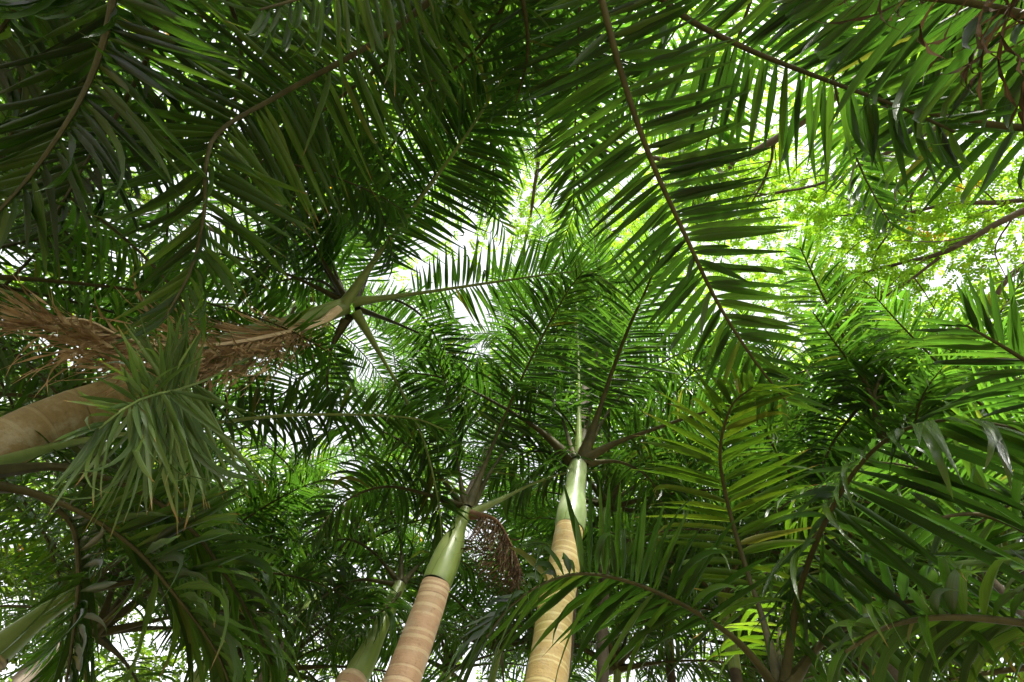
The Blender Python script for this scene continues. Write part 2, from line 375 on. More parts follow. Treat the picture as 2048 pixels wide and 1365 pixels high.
def trunk(palm, pts, r0, r1, mat, shaft_pts=None, rs0=0.0, rs1=0.0, shaft='shaft', ringgap=0.11, sides=28, seed=1, neck=None):
    g = np.random.default_rng(seed)
    c, L = curve(pts, 24)
    s = np.linspace(0, L, 24)
    ring = []; q = 0.05
    while q < L: ring.append(q); q += ringgap * g.uniform(0.35, 1.75) * (0.65 + 0.5 * (1 - q / L))
    rows = [0.0]; at = [0.0]; dr = [0.0]
    for q in ring:
        h = g.uniform(0.004, 0.015)
        for dq, a, d in ((-h - 0.006, 0.0, 0.0), (-h * 0.5, 1.0, 0.0003), (h * 0.5, 1.0, 0.0007), (h + 0.003, -0.6, -0.0003), (h + 0.012, 0.0, 0.0)):
            if rows[-1] + 0.002 < q + dq < L: rows.append(q + dq); at.append(a * g.uniform(0.45, 1.0)); dr.append(d)
    rows.append(L); at.append(0); dr.append(0)
    rows = np.array(rows); cc = np.stack([np.interp(rows, s, c[:, k]) for k in range(3)], 1)
    t = rows / L
    flare = 0.35 * np.exp(-rows / 0.35)
    rad = (r0 + (r1 - r0) * t) * (1 + flare) + np.array(dr)
    ang = np.arange(sides + 1) / sides * 2 * math.pi
    ph = g.uniform(0, 6, 3)
    rr = rad[:, None] * (1 + 0.018 * np.sin(ang * 2 + ph[0])[None] + 0.010 * np.sin(ang[None] * 3 + rows[:, None] * 5 + ph[1]) + 0.008 * np.sin(rows[:, None] * 13 + ang[None] + ph[2]))
    cc = cc + 0.004 * np.stack([np.sin(rows * 9 + ph[0]), np.cos(rows * 11 + ph[2]), np.zeros_like(rows)], 1)
    wob = 0.006 * np.sin(ang[None] + np.floor(rows * 7)[:, None] * 2.1) * 0 + 0.007 * np.sin(ang[None] * 1 + rows[:, None] * 1.7 + ph[0]) + 0.004 * np.sin(ang[None] * 2 + rows[:, None] * 3.1 + ph[1])
    mb = MB(); tube(mb, cc - palm.base, rr, sides, 1.0, at, ref=np.array([0.0, 1.0, 0.0]), wob=wob)
    link('trunk', mb.mesh('trunk', M[mat]), palm.o)
    if shaft_pts is not None:
        t = np.concatenate([[0, 0.006, 0.02], np.linspace(0.05, 1, 30)])
        c, L = curve(shaft_pts, 200); c = np.stack([np.interp(t, np.linspace(0, 1, 200), c[:, k]) for k in range(3)], 1)
        rad = rs0 + (rs1 - rs0) * t + 0.15 * rs0 * (1 - np.exp(-t / 0.05)) * np.exp(-((t - 0.2) / 0.22) ** 2) - 0.05 * rs0 * np.exp(-((t - 0.6) / 0.15) ** 2)
        if neck: rad = rs0 * (1 + 0.04 * np.sin(t * 9)) + (rs1 - rs0) / (1 + np.exp(-(t - neck) * 16))
        a = np.zeros(33); a[0] = 0.7; a[1] = 0.3; a[-1] = 0.6; a[-2] = 0.3
        mb = MB(); tube(mb, c - palm.base, rad, sides, 1.0, a, ref=np.array([0.0, 1.0, 0.0]))
        link('crownshaft', mb.mesh('crownshaft', M[shaft]), palm.o)

def frond(palm, pts, L=0.6, W=0.034, gap=0.036, start=0.22, roll=0.0, vee=0.15, droop=0.35, a0=80, a1=30, ind=False,
          mat='leaf', rmat='rachis', base=0.045, rr=0.02, hang=0.0, sides=(1, 1), jit=0.12, hair=False, skip=0.03, seed=None, far=False, plume=0.0):
    g = np.random.default_rng(seed if seed is not None else int(rng.integers(1 << 30)))
    n = 40
    c, LEN = curve(pts, n); T, N, S = frames(c)
    if roll:
        co, si = math.cos(roll), math.sin(roll); N, S = co * N + si * S, co * S - si * N
    t = np.linspace(0, 1, n)
    rad = rr * (1 - 0.85 * t) + (base - rr) * np.clip(1 - t / 0.28, 0, 1) ** 1.6 + 0.0025
    mb = MB(); o0 = c[0]
    tube(mb, (c - o0)[::1 if not far else 3], rad[::1 if not far else 3], 8 if not far else 5, 0.8)
    me = mb.mesh('frond', M[rmat])
    fo = link('frond', me, palm.o, o0 - palm.base)
    if hair: fo['label'] = 'dead brown frond hanging from the crown'
    m = max(6, int(LEN * (1 - start) / gap))
    bank = HAIR if hair else (FAR if far else NEAR)
    mats = []
    for sgn, scale in ((1, sides[0]), (-1, sides[1])):
        if scale <= 0: continue
        for i in range(m):
            if g.random() < skip: continue
            s = (i + 0.5 + 0.45 * math.sin(i * 2.2 + sgn) * g.uniform(0.3, 1.0) + g.uniform(-0.25, 0.25)) / m; s = min(max(s, 0.0), 1.0); q = start + (1 - start) * s
            k = q * (n - 1); i0 = min(int(k), n - 2); fr = k - i0
            p = c[i0] * (1 - fr) + c[i0 + 1] * fr; tt = nrm(T[i0] * (1 - fr) + T[i0 + 1] * fr)
            nn = nrm(N[i0] * (1 - fr) + N[i0 + 1] * fr); ss = nrm(np.cross(tt, nn)) * sgn
            ln = L * scale * min(1.0, 0.55 + 1.8 * s) * (1 - 0.62 * s ** 3.0) * g.uniform(0.86, 1.1)
            a = math.radians(a0 + (a1 - a0) * s ** 1.8) + g.normal(0, jit * 0.6)
            e = vee + g.normal(0, jit) + plume * g.choice([-1, 0.2, 1])
            d = math.cos(a) * tt + math.sin(a) * (math.cos(e) * ss + math.sin(e) * nn)
            if hang: d = nrm(d * (1 - hang) - Z * hang + g.normal(0, 0.12, 3) * hang)
            d = nrm(d)
            up = 0.6 * nn + 0.7 * Z + g.normal(0, jit * 1.6, 3)
            up = up - up.dot(d) * d
            if np.linalg.norm(up) < 0.15: up = nn - nn.dot(d) * d + 0.01 * ss
            up = nrm(up); side = np.cross(up, d)
            lev = int(np.clip(np.searchsorted(DROOPS, max(0.0, droop + g.normal(0, 0.28))), 0, 4))
            key = (lev, int(g.integers(3)))
            if g.random() < 0.035: d = nrm(d - 0.9 * Z + 0.3 * tt); up = nrm(np.cross(d, side)); side = np.cross(up, d); ln *= 0.8
            if g.random() < 0.04: ln *= g.uniform(0.35, 0.75)
            w = W * g.uniform(0.8, 1.2) * min(1.0, 0.5 + ln / L * 0.6)
            m3 = np.stack([d * ln, side * w, up * ln], 1)
            mats.append((p + nn * 0.3 * rr, m3, key, g.random()))
    if ind and palm.count + len(mats) <= 330:
        palm.count += len(mats)
        for p, m3, key, _ in mats:
            o = bpy.data.objects.new('leaflet', shared(key, mat)); COL.objects.link(o); o.parent = fo
            w4 = np.eye(4); w4[:3, :3] = m3; w4[:3, 3] = p - o0
            o.matrix_basis = Matrix(w4.tolist())
    elif mats:
        mb = MB()
        for p, m3, key, r in mats:
            v, f, uv = bank[key]
            mb.add(v @ m3.T + (p - o0), f, uv, np.full(len(v), r))
        o = link('foliage', mb.mesh('foliage', M[mat]), fo); o['kind'] = 'stuff'
    return fo

def auto_pts(crown, az, el, length, sag, n=9):
    d = np.array([math.sin(az) * math.cos(el), math.cos(az) * math.cos(el), math.sin(el)])
    p = np.array(crown, float); out = [p.copy()]; ds = length / (n - 1)
    for i in range(n - 1):
        p = p + d * ds; out.append(p.copy()); d = nrm(d - Z * sag * ds * (0.4 + 1.3 * i / n))
    return out

def bg_palm(label, px, py, r, seed, nf=13, length=2.5, shaft='shaft_green', tmat='bark_dark', mat='leaf_far', L=0.6, group='palms standing further back'):
    g = np.random.default_rng(seed); crown = P(px, py, r)
    lean = g.uniform(-0.1, 0.1, 2); b = np.array([crown[0] + lean[0], crown[1] + lean[1], -0.1])
    palm = Palm(label, b, group)
    h = crown[2]; dn = nrm(crown - b); j = b + dn * (np.linalg.norm(crown - b) - 0.85)
    trunk(palm, [b, 0.5 * (b + j) + np.array([g.uniform(-.08, .08), g.uniform(-.08, .08), 0]), j], 0.06, 0.05, tmat, [j, 0.5 * (j + crown), crown], 0.055, 0.045, shaft, sides=14, seed=seed, ringgap=0.14)
    off = g.uniform(0, 6.28)
    for i in range(nf):
        az = off + i * 2.399; u = i / max(1, nf - 1)
        el = math.radians(78 - 72 * u ** 0.8) + g.normal(0, 0.08)
        frond(palm, auto_pts(crown - dn * 0.06 * u, az, el, length * g.uniform(0.85, 1.1) * (1 if i else 0.7), 0.55 * g.uniform(0.7, 1.3)), L=L, W=0.031, gap=0.033,
              droop=0.35 + 0.5 * u, vee=0.12, mat=mat, far=True, seed=int(g.integers(1 << 30)), base=0.05, rr=0.018, roll=g.normal(0, 0.25), plume=0.25 * (g.random() < 0.5))
    return palm

def extra(palm, crown, specs, **kw):
    """fronds of a near palm that leave on the side away from the picture's middle"""
    for az, el, ln in specs:
        frond(palm, auto_pts(crown, math.radians(az), math.radians(el), ln, 0.5), far=True, **kw)

def pp(*a): return [P(*q) for q in a]
def V(px, py, h):
    """the point of a photo pixel's sight line that lies h metres away along the ground"""
    d = P(px, py, 1.0) - CAM; return CAM + d * (h / math.hypot(d[0], d[1]))
def foot(p, dx=0.0, dy=0.0): return np.array([p[0] + dx, p[1] + dy, -0.1])

# --- palm A: the leaning trunk at the left edge
cA = P(692, 612, 4.9); a_lo = P(0, 895, 3.95); fA = foot(V(-25, 905, 3.76))
A = Palm('leaning ringed palm at the left with a dead brown frond hanging along its trunk', fA)
trunk(A, [fA, a_lo, V(220, 800, 3.66), P(440, 706, 4.42)], 0.165, 0.135, 'trunk_brown', pp((440, 706, 4.42), (560, 660, 4.65), (692, 612, 4.9)), 0.125, 0.085, 'shaft_green', 0.2, seed=3)
frond(A, pp((686, 612, 4.85), (750, 520, 4.85), (850, 385, 4.7), (950, 245, 4.55), (1035, 100, 4.5), (1070, 20, 4.5)), L=0.78, W=0.042, gap=0.035, start=0.2, base=0.06, rr=0.024, rmat='rachis_green', droop=0.3, ind=True, seed=11)
frond(A, pp((690, 622, 4.85), (600, 664, 4.6), (510, 712, 4.0), (430, 752, 3.3), (368, 776, 2.6), (325, 786, 2.15), (275, 802, 1.95), (228, 832, 1.86), (196, 858, 1.83)), L=0.62, W=0.024, gap=0.016, start=0.68, droop=0.22, a0=92, a1=22, vee=-0.1, jit=0.34, sides=(1.0, 0.6), ind=True, mat='leaf_pale_lit', rmat='rachis_green', seed=45, rr=0.009, base=0.03)['label'] = 'frond coming forward to a pale hanging fan'
frond(A, pp((706, 605, 4.9), (830, 588, 4.85), (980, 566, 4.75), (1110, 548, 4.6), (1180, 545, 4.5), (1225, 570, 4.4)), L=0.55, gap=0.035, start=0.22, base=0.055, rmat='rachis_green', droop=0.25, ind=True, seed=12)
frond(A, pp((712, 626, 4.9), (762, 712, 4.75), (812, 800, 4.6), (850, 890, 4.4), (876, 1000, 4.15), (886, 1100, 3.95)), L=0.62, gap=0.035, start=0.3, base=0.06, rmat='rachis_green', droop=0.45, seed=13)
frond(A, pp((695, 600, 4.95), (645, 520, 5.2), (605, 440, 5.4), (575, 345, 5.4), (555, 240, 5.2)), L=0.75, gap=0.035, droop=0.5, seed=14)
frond(A, pp((720, 600, 5.0), (790, 600, 5.4), (850, 640, 5.6), (890, 720, 5.5), (905, 800, 5.2)), L=0.65, gap=0.035, droop=0.9, seed=15)
frond(A, pp((676, 618, 4.8), (640, 646, 4.6), (560, 668, 4.3), (450, 688, 4.0), (340, 692, 3.75), (250, 676, 3.6), (170, 640, 3.5), (80, 640, 3.45)), L=0.9, W=0.008, gap=0.009, start=0.08, base=0.05, rr=0.026, mat='leaf_dead', rmat='rachis_dead', hang=0.42, droop=0.35, jit=0.22, a0=60, a1=18, hair=True, seed=16)
frond(A, pp((690, 640, 4.85), (665, 690, 4.8), (655, 760, 4.6), (665, 840, 4.4)), L=0.55, gap=0.035, droop=1.0, seed=17)

# --- palm B: pinkish ringed trunk left of the middle
cB = V(932, 1020, 3.15); fB = foot(V(815, 1330, 3.15), -0.02, 0.0)
B = Palm('pinkish tan ringed palm trunk with a glossy green crownshaft left of the middle', fB)
trunk(B, [fB, V(815, 1330, 3.15), V(872, 1170, 3.15)], 0.136, 0.104, 'trunk_tan', [V(872, 1170, 3.15), V(900, 1100, 3.15), cB], 0.104, 0.048, 'shaft_green', 0.085, seed=4, neck=0.62)
frond(B, pp((936, 1016, 4.1), (958, 960, 4.3), (986, 890, 4.5), (1015, 820, 4.65), (1065, 712, 4.6), (1128, 595, 4.4), (1165, 545, 4.2)), L=0.62, gap=0.035, start=0.25, base=0.05, droop=0.8, ind=True, seed=21, rr=0.016)
frond(B, pp((930, 1016, 4.1), (916, 930, 4.4), (902, 840, 4.7), (888, 755, 4.8), (865, 690, 4.7)), L=0.6, gap=0.035, start=0.25, droop=1.0, seed=22, rr=0.016)
frond(B, pp((944, 1026, 4.1), (1000, 1000, 4.2), (1070, 966, 4.5), (1140, 945, 4.9), (1230, 940, 5.2)), L=0.6, gap=0.032, start=0.2, droop=0.9, rmat='rachis_green', seed=23)
frond(B, pp((942, 1030, 4.05), (990, 1040, 3.95), (1022, 1090, 3.85), (1045, 1150, 3.75)), L=0.5, W=0.010, gap=0.008, start=0.1, mat='leaf_dead_dark', rmat='fibre', hang=0.75, droop=0.5, jit=0.5, hair=True, seed=24)
frond(B, pp((925, 1016, 4.1), (840, 985, 4.4), (760, 975, 4.7), (680, 1010, 4.8), (625, 1080, 4.7)), L=0.6, gap=0.035, droop=1.1, seed=26)

# --- palm C: the trunk in the middle
cC = V(1156, 930, 2.99); fC = foot(V(1098, 1320, 2.99), 0.0, 0.0)
Cp = Palm('tan and olive ringed palm trunk with a pale green crownshaft in the middle', fC)
trunk(Cp, [fC, V(1098, 1320, 2.99), V(1139, 1060, 2.99)], 0.163, 0.113, 'trunk_olive', [V(1139, 1060, 2.99), V(1147, 1000, 2.99), cC], 0.114, 0.084, 'shaft', 0.10, seed=5)
frond(Cp, pp((1164, 925, 4.5), (1194, 835, 4.6), (1225, 742, 4.65), (1256, 660, 4.55), (1292, 580, 4.35), (1325, 500, 4.1)), L=0.68, gap=0.035, start=0.25, base=0.075, rr=0.026, droop=0.3, ind=True, seed=31)
frond(Cp, pp((1144, 922, 4.5), (1085, 866, 4.6), (1025, 826, 4.75), (960, 790, 4.9), (880, 755, 4.85), (800, 745, 4.7)), L=0.65, gap=0.035, start=0.25, base=0.07, rr=0.026, droop=0.9, seed=32)
frond(Cp, pp((1157, 920, 4.55), (1158, 805, 4.95), (1156, 700, 5.4), (1152, 600, 5.8), (1148, 520, 6.0)), L=0.8, gap=0.038, start=0.2, base=0.05, droop=0.5, mat='leaf_far', rmat='rachis_green', seed=33)
frond(Cp, pp((1170, 918, 4.5), (1235, 885, 4.55), (1310, 858, 4.6), (1400, 828, 4.65), (1480, 810, 4.6), (1540, 850, 4.4)), L=0.62, gap=0.034, start=0.22, base=0.055, rr=0.024, droop=1.0, ind=True, seed=34)
frond(Cp, pp((1172, 928, 4.5), (1240, 925, 4.8), (1300, 960, 5.1), (1335, 1040, 5.1)), L=0.65, gap=0.034, droop=1.0, seed=35)
frond(Cp, pp((1150, 930, 4.5), (1100, 905, 4.9), (1040, 910, 5.2), (985, 960, 5.2)), L=0.65, gap=0.034, droop=1.0, seed=36)

# --- palm D and E: green crownshafts low at the left
fD = foot(P(660, 1480, 4.5)); D = Palm('green palm shaft low behind the pinkish trunk, left of it', fD)
trunk(D, [fD, P(668, 1440, 4.55), P(686, 1405, 4.62)], 0.13, 0.12, 'trunk_tan', pp((686, 1405, 4.62), (740, 1300, 4.9), (800, 1170, 5.3)), 0.10, 0.06, 'shaft_green', seed=6)
for i, q in enumerate([((800, 1168, 5.3), (740, 1100, 5.5), (680, 1080, 5.6), (610, 1130, 5.4)), ((802, 1165, 5.3), (800, 1080, 5.6), (770, 1000, 5.8), (720, 950, 5.8)), ((804, 1168, 5.3), (850, 1120, 5.6), (900, 1110, 5.8), (960, 1150, 5.7)),
                       ((798, 1172, 5.3), (720, 1160, 5.3), (650, 1190, 5.2), (600, 1260, 5.0)), ((802, 1172, 5.3), (790, 1200, 5.1), (730, 1250, 4.8))]):
    frond(D, pp(*q), L=0.62, gap=0.034, droop=0.9, mat='leaf_far', seed=60 + i)
fE = foot(P(-90, 1390, 4.9)); E = Palm('yellow green palm shaft in the lower left corner', fE)
trunk(E, [fE, P(-100, 1385, 4.85), P(-70, 1355, 4.9)], 0.13, 0.12, 'trunk_brown', pp((-70, 1355, 4.9), (60, 1250, 5.2), (150, 1185, 5.5)), 0.095, 0.065, 'shaft_green', seed=7)
extra(E, P(150, 1185, 5.5), [(-60, 60, 2.4), (20, 50, 2.4), (90, 40, 2.4), (-120, 45, 2.4), (-30, 25, 2.4), (150, 20, 2.3), (60, 70, 2.2)], L=0.6, mat='leaf_far', droop=0.5)

# --- palm L: crown just outside the left edge, fronds across the lower left
cL = P(-70, 955, 3.2); fL = foot(cL, -0.15, 0.05)
Lp = Palm('palm at the left edge whose fronds fan out below the leaning trunk', fL)
trunk(Lp, [fL, 0.5 * (fL + P(-170, 1010, 2.95)), P(-170, 1010, 2.95)], 0.14, 0.11, 'trunk_brown', [P(-170, 1010, 2.95), P(-120, 980, 3.05), cL], 0.12, 0.07, 'shaft_green', seed=8)
frond(Lp, pp((-60, 965, 3.1), (60, 985, 3.1), (170, 1030, 3.0), (270, 1098, 2.9), (350, 1190, 2.75), (430, 1300, 2.65), (470, 1400, 2.6)), L=0.85, W=0.042, gap=0.038, start=0.22, base=0.03, droop=0.25, a0=62, ind=True, mat='leaf_tip', seed=41, rr=0.014)
frond(Lp, pp((-60, 950, 3.2), (120, 935, 3.4), (280, 985, 3.3), (385, 1062, 3.1), (450, 1150, 3.0), (500, 1232, 2.9), (545, 1330, 2.8)), L=0.8, W=0.042, gap=0.038, start=0.3, droop=0.3, a0=66, ind=True, mat='leaf_tip', seed=42)
frond(Lp, pp((-60, 975, 3.3), (60, 985, 3.6), (140, 1045, 3.6), (157, 1130, 3.5), (152, 1230, 3.4), (135, 1350, 3.3), (120, 1430, 3.2)), L=0.75, gap=0.038, start=0.3, droop=0.25, mat='leaf', seed=43)
frond(Lp, pp((-60, 945, 3.4), (150, 885, 3.9), (400, 850, 4.1), (560, 832, 4.05), (720, 830, 3.95), (830, 838, 3.8), (892, 862, 3.7)), L=0.55, gap=0.035, start=0.35, rmat='rachis_green', droop=0.7, seed=44, rr=0.024)
# --- palm T: long frond from the top centre to the left, hanging tip
cT = P(1010, -130, 3.6); fT = foot(cT, 0.2, 0.1)
Tp = Palm('palm overhead whose long brown ribbed frond crosses the upper left and hangs at its tip', fT)
trunk(Tp, [fT, 0.5 * (fT + cT) + [0.05, 0, 0], cT - 0.8 * Z], 0.14, 0.11, 'trunk_brown', [cT - 0.8 * Z, cT - 0.4 * Z, cT], 0.12, 0.07, 'shaft_green', seed=9)
frond(Tp, pp((1005, -125, 3.6), (850, 10, 3.45), (740, 90, 3.3), (560, 190, 3.15), (440, 262, 2.95), (412, 335, 2.8), (408, 430, 2.7), (382, 540, 2.6), (328, 640, 2.5)), L=0.74, gap=0.036, start=0.12, base=0.034, rr=0.02, droop=0.15, W=0.040, ind=True, mat='leaf_tip', seed=51, a0=88, a1=35)
frond(Tp, pp((1000, -120, 3.7), (850, 60, 4.3), (700, 180, 4.6), (560, 290, 4.7), (470, 380, 4.6)), L=0.65, gap=0.035, droop=0.4, seed=52)
frond(Tp, pp((1015, -120, 3.6), (1010, 0, 3.9), (960, 90, 4.1), (890, 150, 4.2), (810, 180, 4.1)), L=0.62, gap=0.038, droop=0.8, seed=53)
frond(Tp, pp((990, -140, 3.6), (860, -120, 3.4), (740, -60, 3.2), (620, -10, 3.05), (520, 20, 2.9)), L=0.66, gap=0.038, droop=0.6, seed=54, mat='leaf_tip')
frond(Tp, pp((1010, -120, 3.6), (1045, 0, 3.8), (1055, 110, 3.9), (1030, 210, 3.9)), L=0.6, gap=0.038, droop=0.9, seed=55)

# --- palm U: crown beyond the top left corner
cU = P(300, -220, 3.4); fU = foot(cU, -0.1, -0.2)
Up = Palm('palm overhead with broad dark fronds and pale curling leaflet tips in the top left corner', fU)
trunk(Up, [fU, 0.5 * (fU + cU), cU - 0.8 * Z], 0.14, 0.11, 'trunk_brown', [cU - 0.8 * Z, cU - 0.4 * Z, cU], 0.12, 0.07, 'shaft_green', seed=10)
frond(Up, pp((300, -210, 3.4), (240, -60, 3.3), (213, 62, 3.15), (180, 160, 3.05), (130, 252, 2.95), (60, 352, 2.9), (-10, 430, 2.85)), L=0.74, W=0.044, gap=0.038, start=0.2, droop=0.1, ind=True, seed=61, a0=72)
frond(Up, pp((300, -215, 3.3), (260, -120, 2.7), (200, -60, 2.3), (120, -40, 2.1), (40, -30, 2.0)), L=0.55, W=0.034, gap=0.035, start=0.2, droop=1.9, ind=True, seed=62, vee=-0.2)
frond(Up, pp((310, -210, 3.4), (330, -60, 3.6), (300, 100, 3.8), (240, 220, 3.9), (170, 330, 3.8), (110, 430, 3.6)), L=0.7, W=0.042, gap=0.038, droop=0.4, seed=63)
frond(Up, pp((330, -210, 3.4), (430, -60, 3.6), (480, 80, 3.8), (470, 200, 3.9), (430, 300, 3.8)), L=0.7, W=0.042, gap=0.038, droop=0.5, seed=64)
frond(Up, pp((280, -215, 3.4), (120, -80, 3.6), (0, 60, 3.7), (-60, 200, 3.6)), L=0.7, W=0.042, gap=0.038, droop=0.4, seed=65)

# --- palm V: the big frond right of the middle
cV = P(1140, -340, 3.4); fV = foot(cV, 0.1, -0.2)
Vp = Palm('palm overhead whose big dark ribbed frond sweeps down right of the middle', fV)
trunk(Vp, [fV, 0.5 * (fV + cV), cV - 0.8 * Z], 0.15, 0.12, 'trunk_brown', [cV - 0.8 * Z, cV - 0.4 * Z, cV], 0.125, 0.07, 'shaft', seed=12)
frond(Vp, pp((1140, -330, 3.4), (1172, -150, 3.05), (1206, 10, 2.8), (1250, 170, 2.65), (1302, 320, 2.55), (1370, 470, 2.5), (1432, 600, 2.5), (1502, 712, 2.55), (1570, 800, 2.6)), L=0.54, W=0.038, gap=0.033, start=0.2, base=0.032, rr=0.019, droop=0.2, roll=0.0, ind=True, seed=71, a0=92, a1=36, jit=0.08)
frond(Vp, pp((1160, -325, 3.4), (1250, -90, 3.3), (1350, 20, 3.2), (1480, 92, 3.1), (1650, 160, 3.0), (1800, 215, 2.9), (1910, 265, 2.85)), L=0.66, W=0.036, gap=0.036, start=0.2, droop=0.6, ind=True, seed=72, rr=0.02)
frond(Vp, pp((1145, -330, 3.45), (1160, -80, 3.9), (1156, 110, 3.85), (1150, 270, 3.75), (1147, 420, 3.65)), L=0.62, gap=0.038, start=0.2, droop=0.4, seed=73, mat='leaf', rr=0.014)

# --- palm X: beyond the top right corner
cX = P(2260, 180, 3.4); fX = foot(cX, 0.2, 0.1)
Xp = Palm('palm beyond the top right corner with overlapping curled leaflets and dry brown strands', fX)
trunk(Xp, [fX, 0.5 * (fX + cX), cX - 0.8 * Z], 0.15, 0.12, 'trunk_brown', [cX - 0.8 * Z, cX - 0.4 * Z, cX], 0.125, 0.07, 'shaft', seed=13)
frond(Xp, pp((2255, 180, 3.4), (2130, 250, 3.4), (2030, 255, 3.35), (1930, 240, 3.3), (1830, 222, 3.2), (1740, 212, 3.1)), L=0.55, W=0.042, gap=0.035, start=0.2, droop=0.3, ind=True, seed=74, mat='leaf')
frond(Xp, pp((2250, 170, 3.4), (2120, 60, 3.0), (1960, 10, 2.75), (1790, -10, 2.6), (1620, -30, 2.5)), L=0.62, W=0.042, gap=0.035, start=0.2, droop=0.9, ind=True, seed=75, mat='leaf')
frond(Xp, pp((2250, 165, 3.3), (2150, 0, 2.9), (2020, -60, 2.6), (1860, -70, 2.4), (1700, -60, 2.3)), L=0.6, W=0.005, gap=0.025, start=0.1, mat='leaf_dead_dark', rmat='rachis', hang=0.15, droop=0.9, jit=0.35, hair=True, seed=76)
frond(Xp, pp((2250, 165, 3.5), (2150, 60, 3.7), (2030, 20, 3.8), (1900, 60, 3.8), (1780, 120, 3.6)), L=0.65, gap=0.035, start=0.2, droop=0.5, seed=77)
frond(Xp, pp((2260, 165, 3.5), (2200, -40, 3.7), (2080, -60, 3.8), (1960, -20, 3.8), (1880, 60, 3.7)), L=0.65, gap=0.035, start=0.2, droop=0.5, seed=78)

# --- palm F: low crown at the lower right
cF = P(1566, 1392, 2.62); fF = foot(cF, 0.05, 0.05)
Fp = Palm('low young palm at the lower right with a tall frond arching to the right edge', fF)
trunk(Fp, [fF, 0.5 * (fF + cF), cF - 0.7 * Z], 0.12, 0.1, 'trunk_olive', [cF - 0.7 * Z, cF - 0.3 * Z, cF], 0.1, 0.055, 'shaft_green', seed=14)
frond(Fp, pp((1567, 1388, 2.62), (1582, 1270, 2.65), (1602, 1170, 2.6), (1650, 1045, 2.5), (1712, 940, 2.4), (1785, 872, 2.3), (1880, 842, 2.15), (2000, 850, 2.0), (2100, 885, 1.95)), L=0.88, W=0.042, gap=0.04, start=0.14, base=0.024, rr=0.013, droop=0.3, hang=0.5, ind=True, seed=91, sides=(0.6, 1), a0=85, a1=35)
frond(Fp, pp((1562, 1388, 2.62), (1480, 1288, 2.55), (1380, 1218, 2.4), (1270, 1168, 2.3), (1170, 1148, 2.2), (1090, 1166, 2.1), (1020, 1214, 2.0), (972, 1275, 1.95)), L=0.62, W=0.027, gap=0.026, start=0.2, base=0.022, rr=0.011, droop=0.2, hang=0.12, ind=True, seed=92, a1=40)
frond(Fp, pp((1565, 1388, 2.62), (1526, 1240, 2.75), (1490, 1130, 2.8), (1456, 1010, 2.8), (1440, 905, 2.7), (1462, 815, 2.55), (1505, 775, 2.4)), L=0.5, W=0.034, gap=0.032, start=0.2, base=0.028, rr=0.013, droop=0.35, ind=False, seed=93, mat='leaf_yellow')
frond(Fp, pp((1568, 1388, 2.62), (1640, 1290, 2.75), (1720, 1240, 2.8), (1830, 1200, 2.75), (1930, 1190, 2.65)), L=0.52, W=0.036, gap=0.032, start=0.2, droop=0.5, seed=94)
frond(Fp, pp((1565, 1388, 2.62), (1560, 1280, 3.0), (1570, 1200, 3.2), (1590, 1120, 3.3), (1640, 1060, 3.3)), L=0.52, W=0.036, gap=0.034, droop=0.6, seed=95, mat='leaf_yellow')

# --- palm G: beyond the lower right corner
cG = P(2260, 1320, 2.9); fG = foot(cG, 0.1, 0.1)
Gp = Palm('palm beyond the lower right corner with a low horizontal frond of curved leaflets', fG)
trunk(Gp, [fG, 0.5 * (fG + cG), cG - 0.7 * Z], 0.12, 0.1, 'trunk_olive', [cG - 0.7 * Z, cG - 0.3 * Z, cG], 0.1, 0.055, 'shaft_green', seed=15)
frond(Gp, pp((2250, 1318, 2.9), (2120, 1262, 2.5), (1990, 1240, 2.3), (1870, 1236, 2.15), (1770, 1256, 2.05), (1690, 1305, 2.0)), L=0.46, W=0.036, gap=0.032, start=0.2, droop=0.8, ind=True, seed=96, mat='leaf_tip')
frond(Gp, pp((2255, 1312, 2.9), (2180, 1180, 3.0), (2080, 1080, 3.0), (1960, 1030, 2.95), (1850, 1040, 2.8)), L=0.6, W=0.04, gap=0.034, start=0.2, droop=0.5, ind=True, seed=97)
frond(Gp, pp((2255, 1320, 2.9), (2150, 1330, 3.0), (2020, 1340, 3.0), (1900, 1360, 2.9)), L=0.5, W=0.036, gap=0.034, start=0.2, droop=0.6, seed=98, mat='leaf_yellow')

# --- palm H: fan at the right edge
cH = P(2330, 930, 4.0); fH = foot(cH, 0.1, 0.1)
Hp = Palm('palm at the right edge with straight dark leaflets fanning to the upper left', fH)
trunk(Hp, [fH, 0.5 * (fH + cH), cH - 0.7 * Z], 0.13, 0.11, 'trunk_brown', [cH - 0.7 * Z, cH - 0.3 * Z, cH], 0.115, 0.06, 'shaft_green', seed=16)
frond(Hp, pp((2320, 925, 4.0), (2180, 800, 3.8), (2080, 740, 3.6), (2000, 690, 3.5), (1930, 650, 3.4)), L=0.6, gap=0.035, start=0.2, droop=0.15, ind=True, seed=99, a0=55, a1=25)
frond(Hp, pp((2320, 930, 4.0), (2180, 880, 4.2), (2060, 850, 4.3), (1960, 850, 4.2), (1880, 880, 4.0)), L=0.6, gap=0.035, start=0.2, droop=0.4, seed=100, mat='leaf_far')
frond(Hp, pp((2320, 935, 4.0), (2180, 960, 4.0), (2060, 990, 3.9), (1950, 1050, 3.7)), L=0.6, gap=0.035, start=0.2, droop=0.5, seed=101, mat='leaf_far')

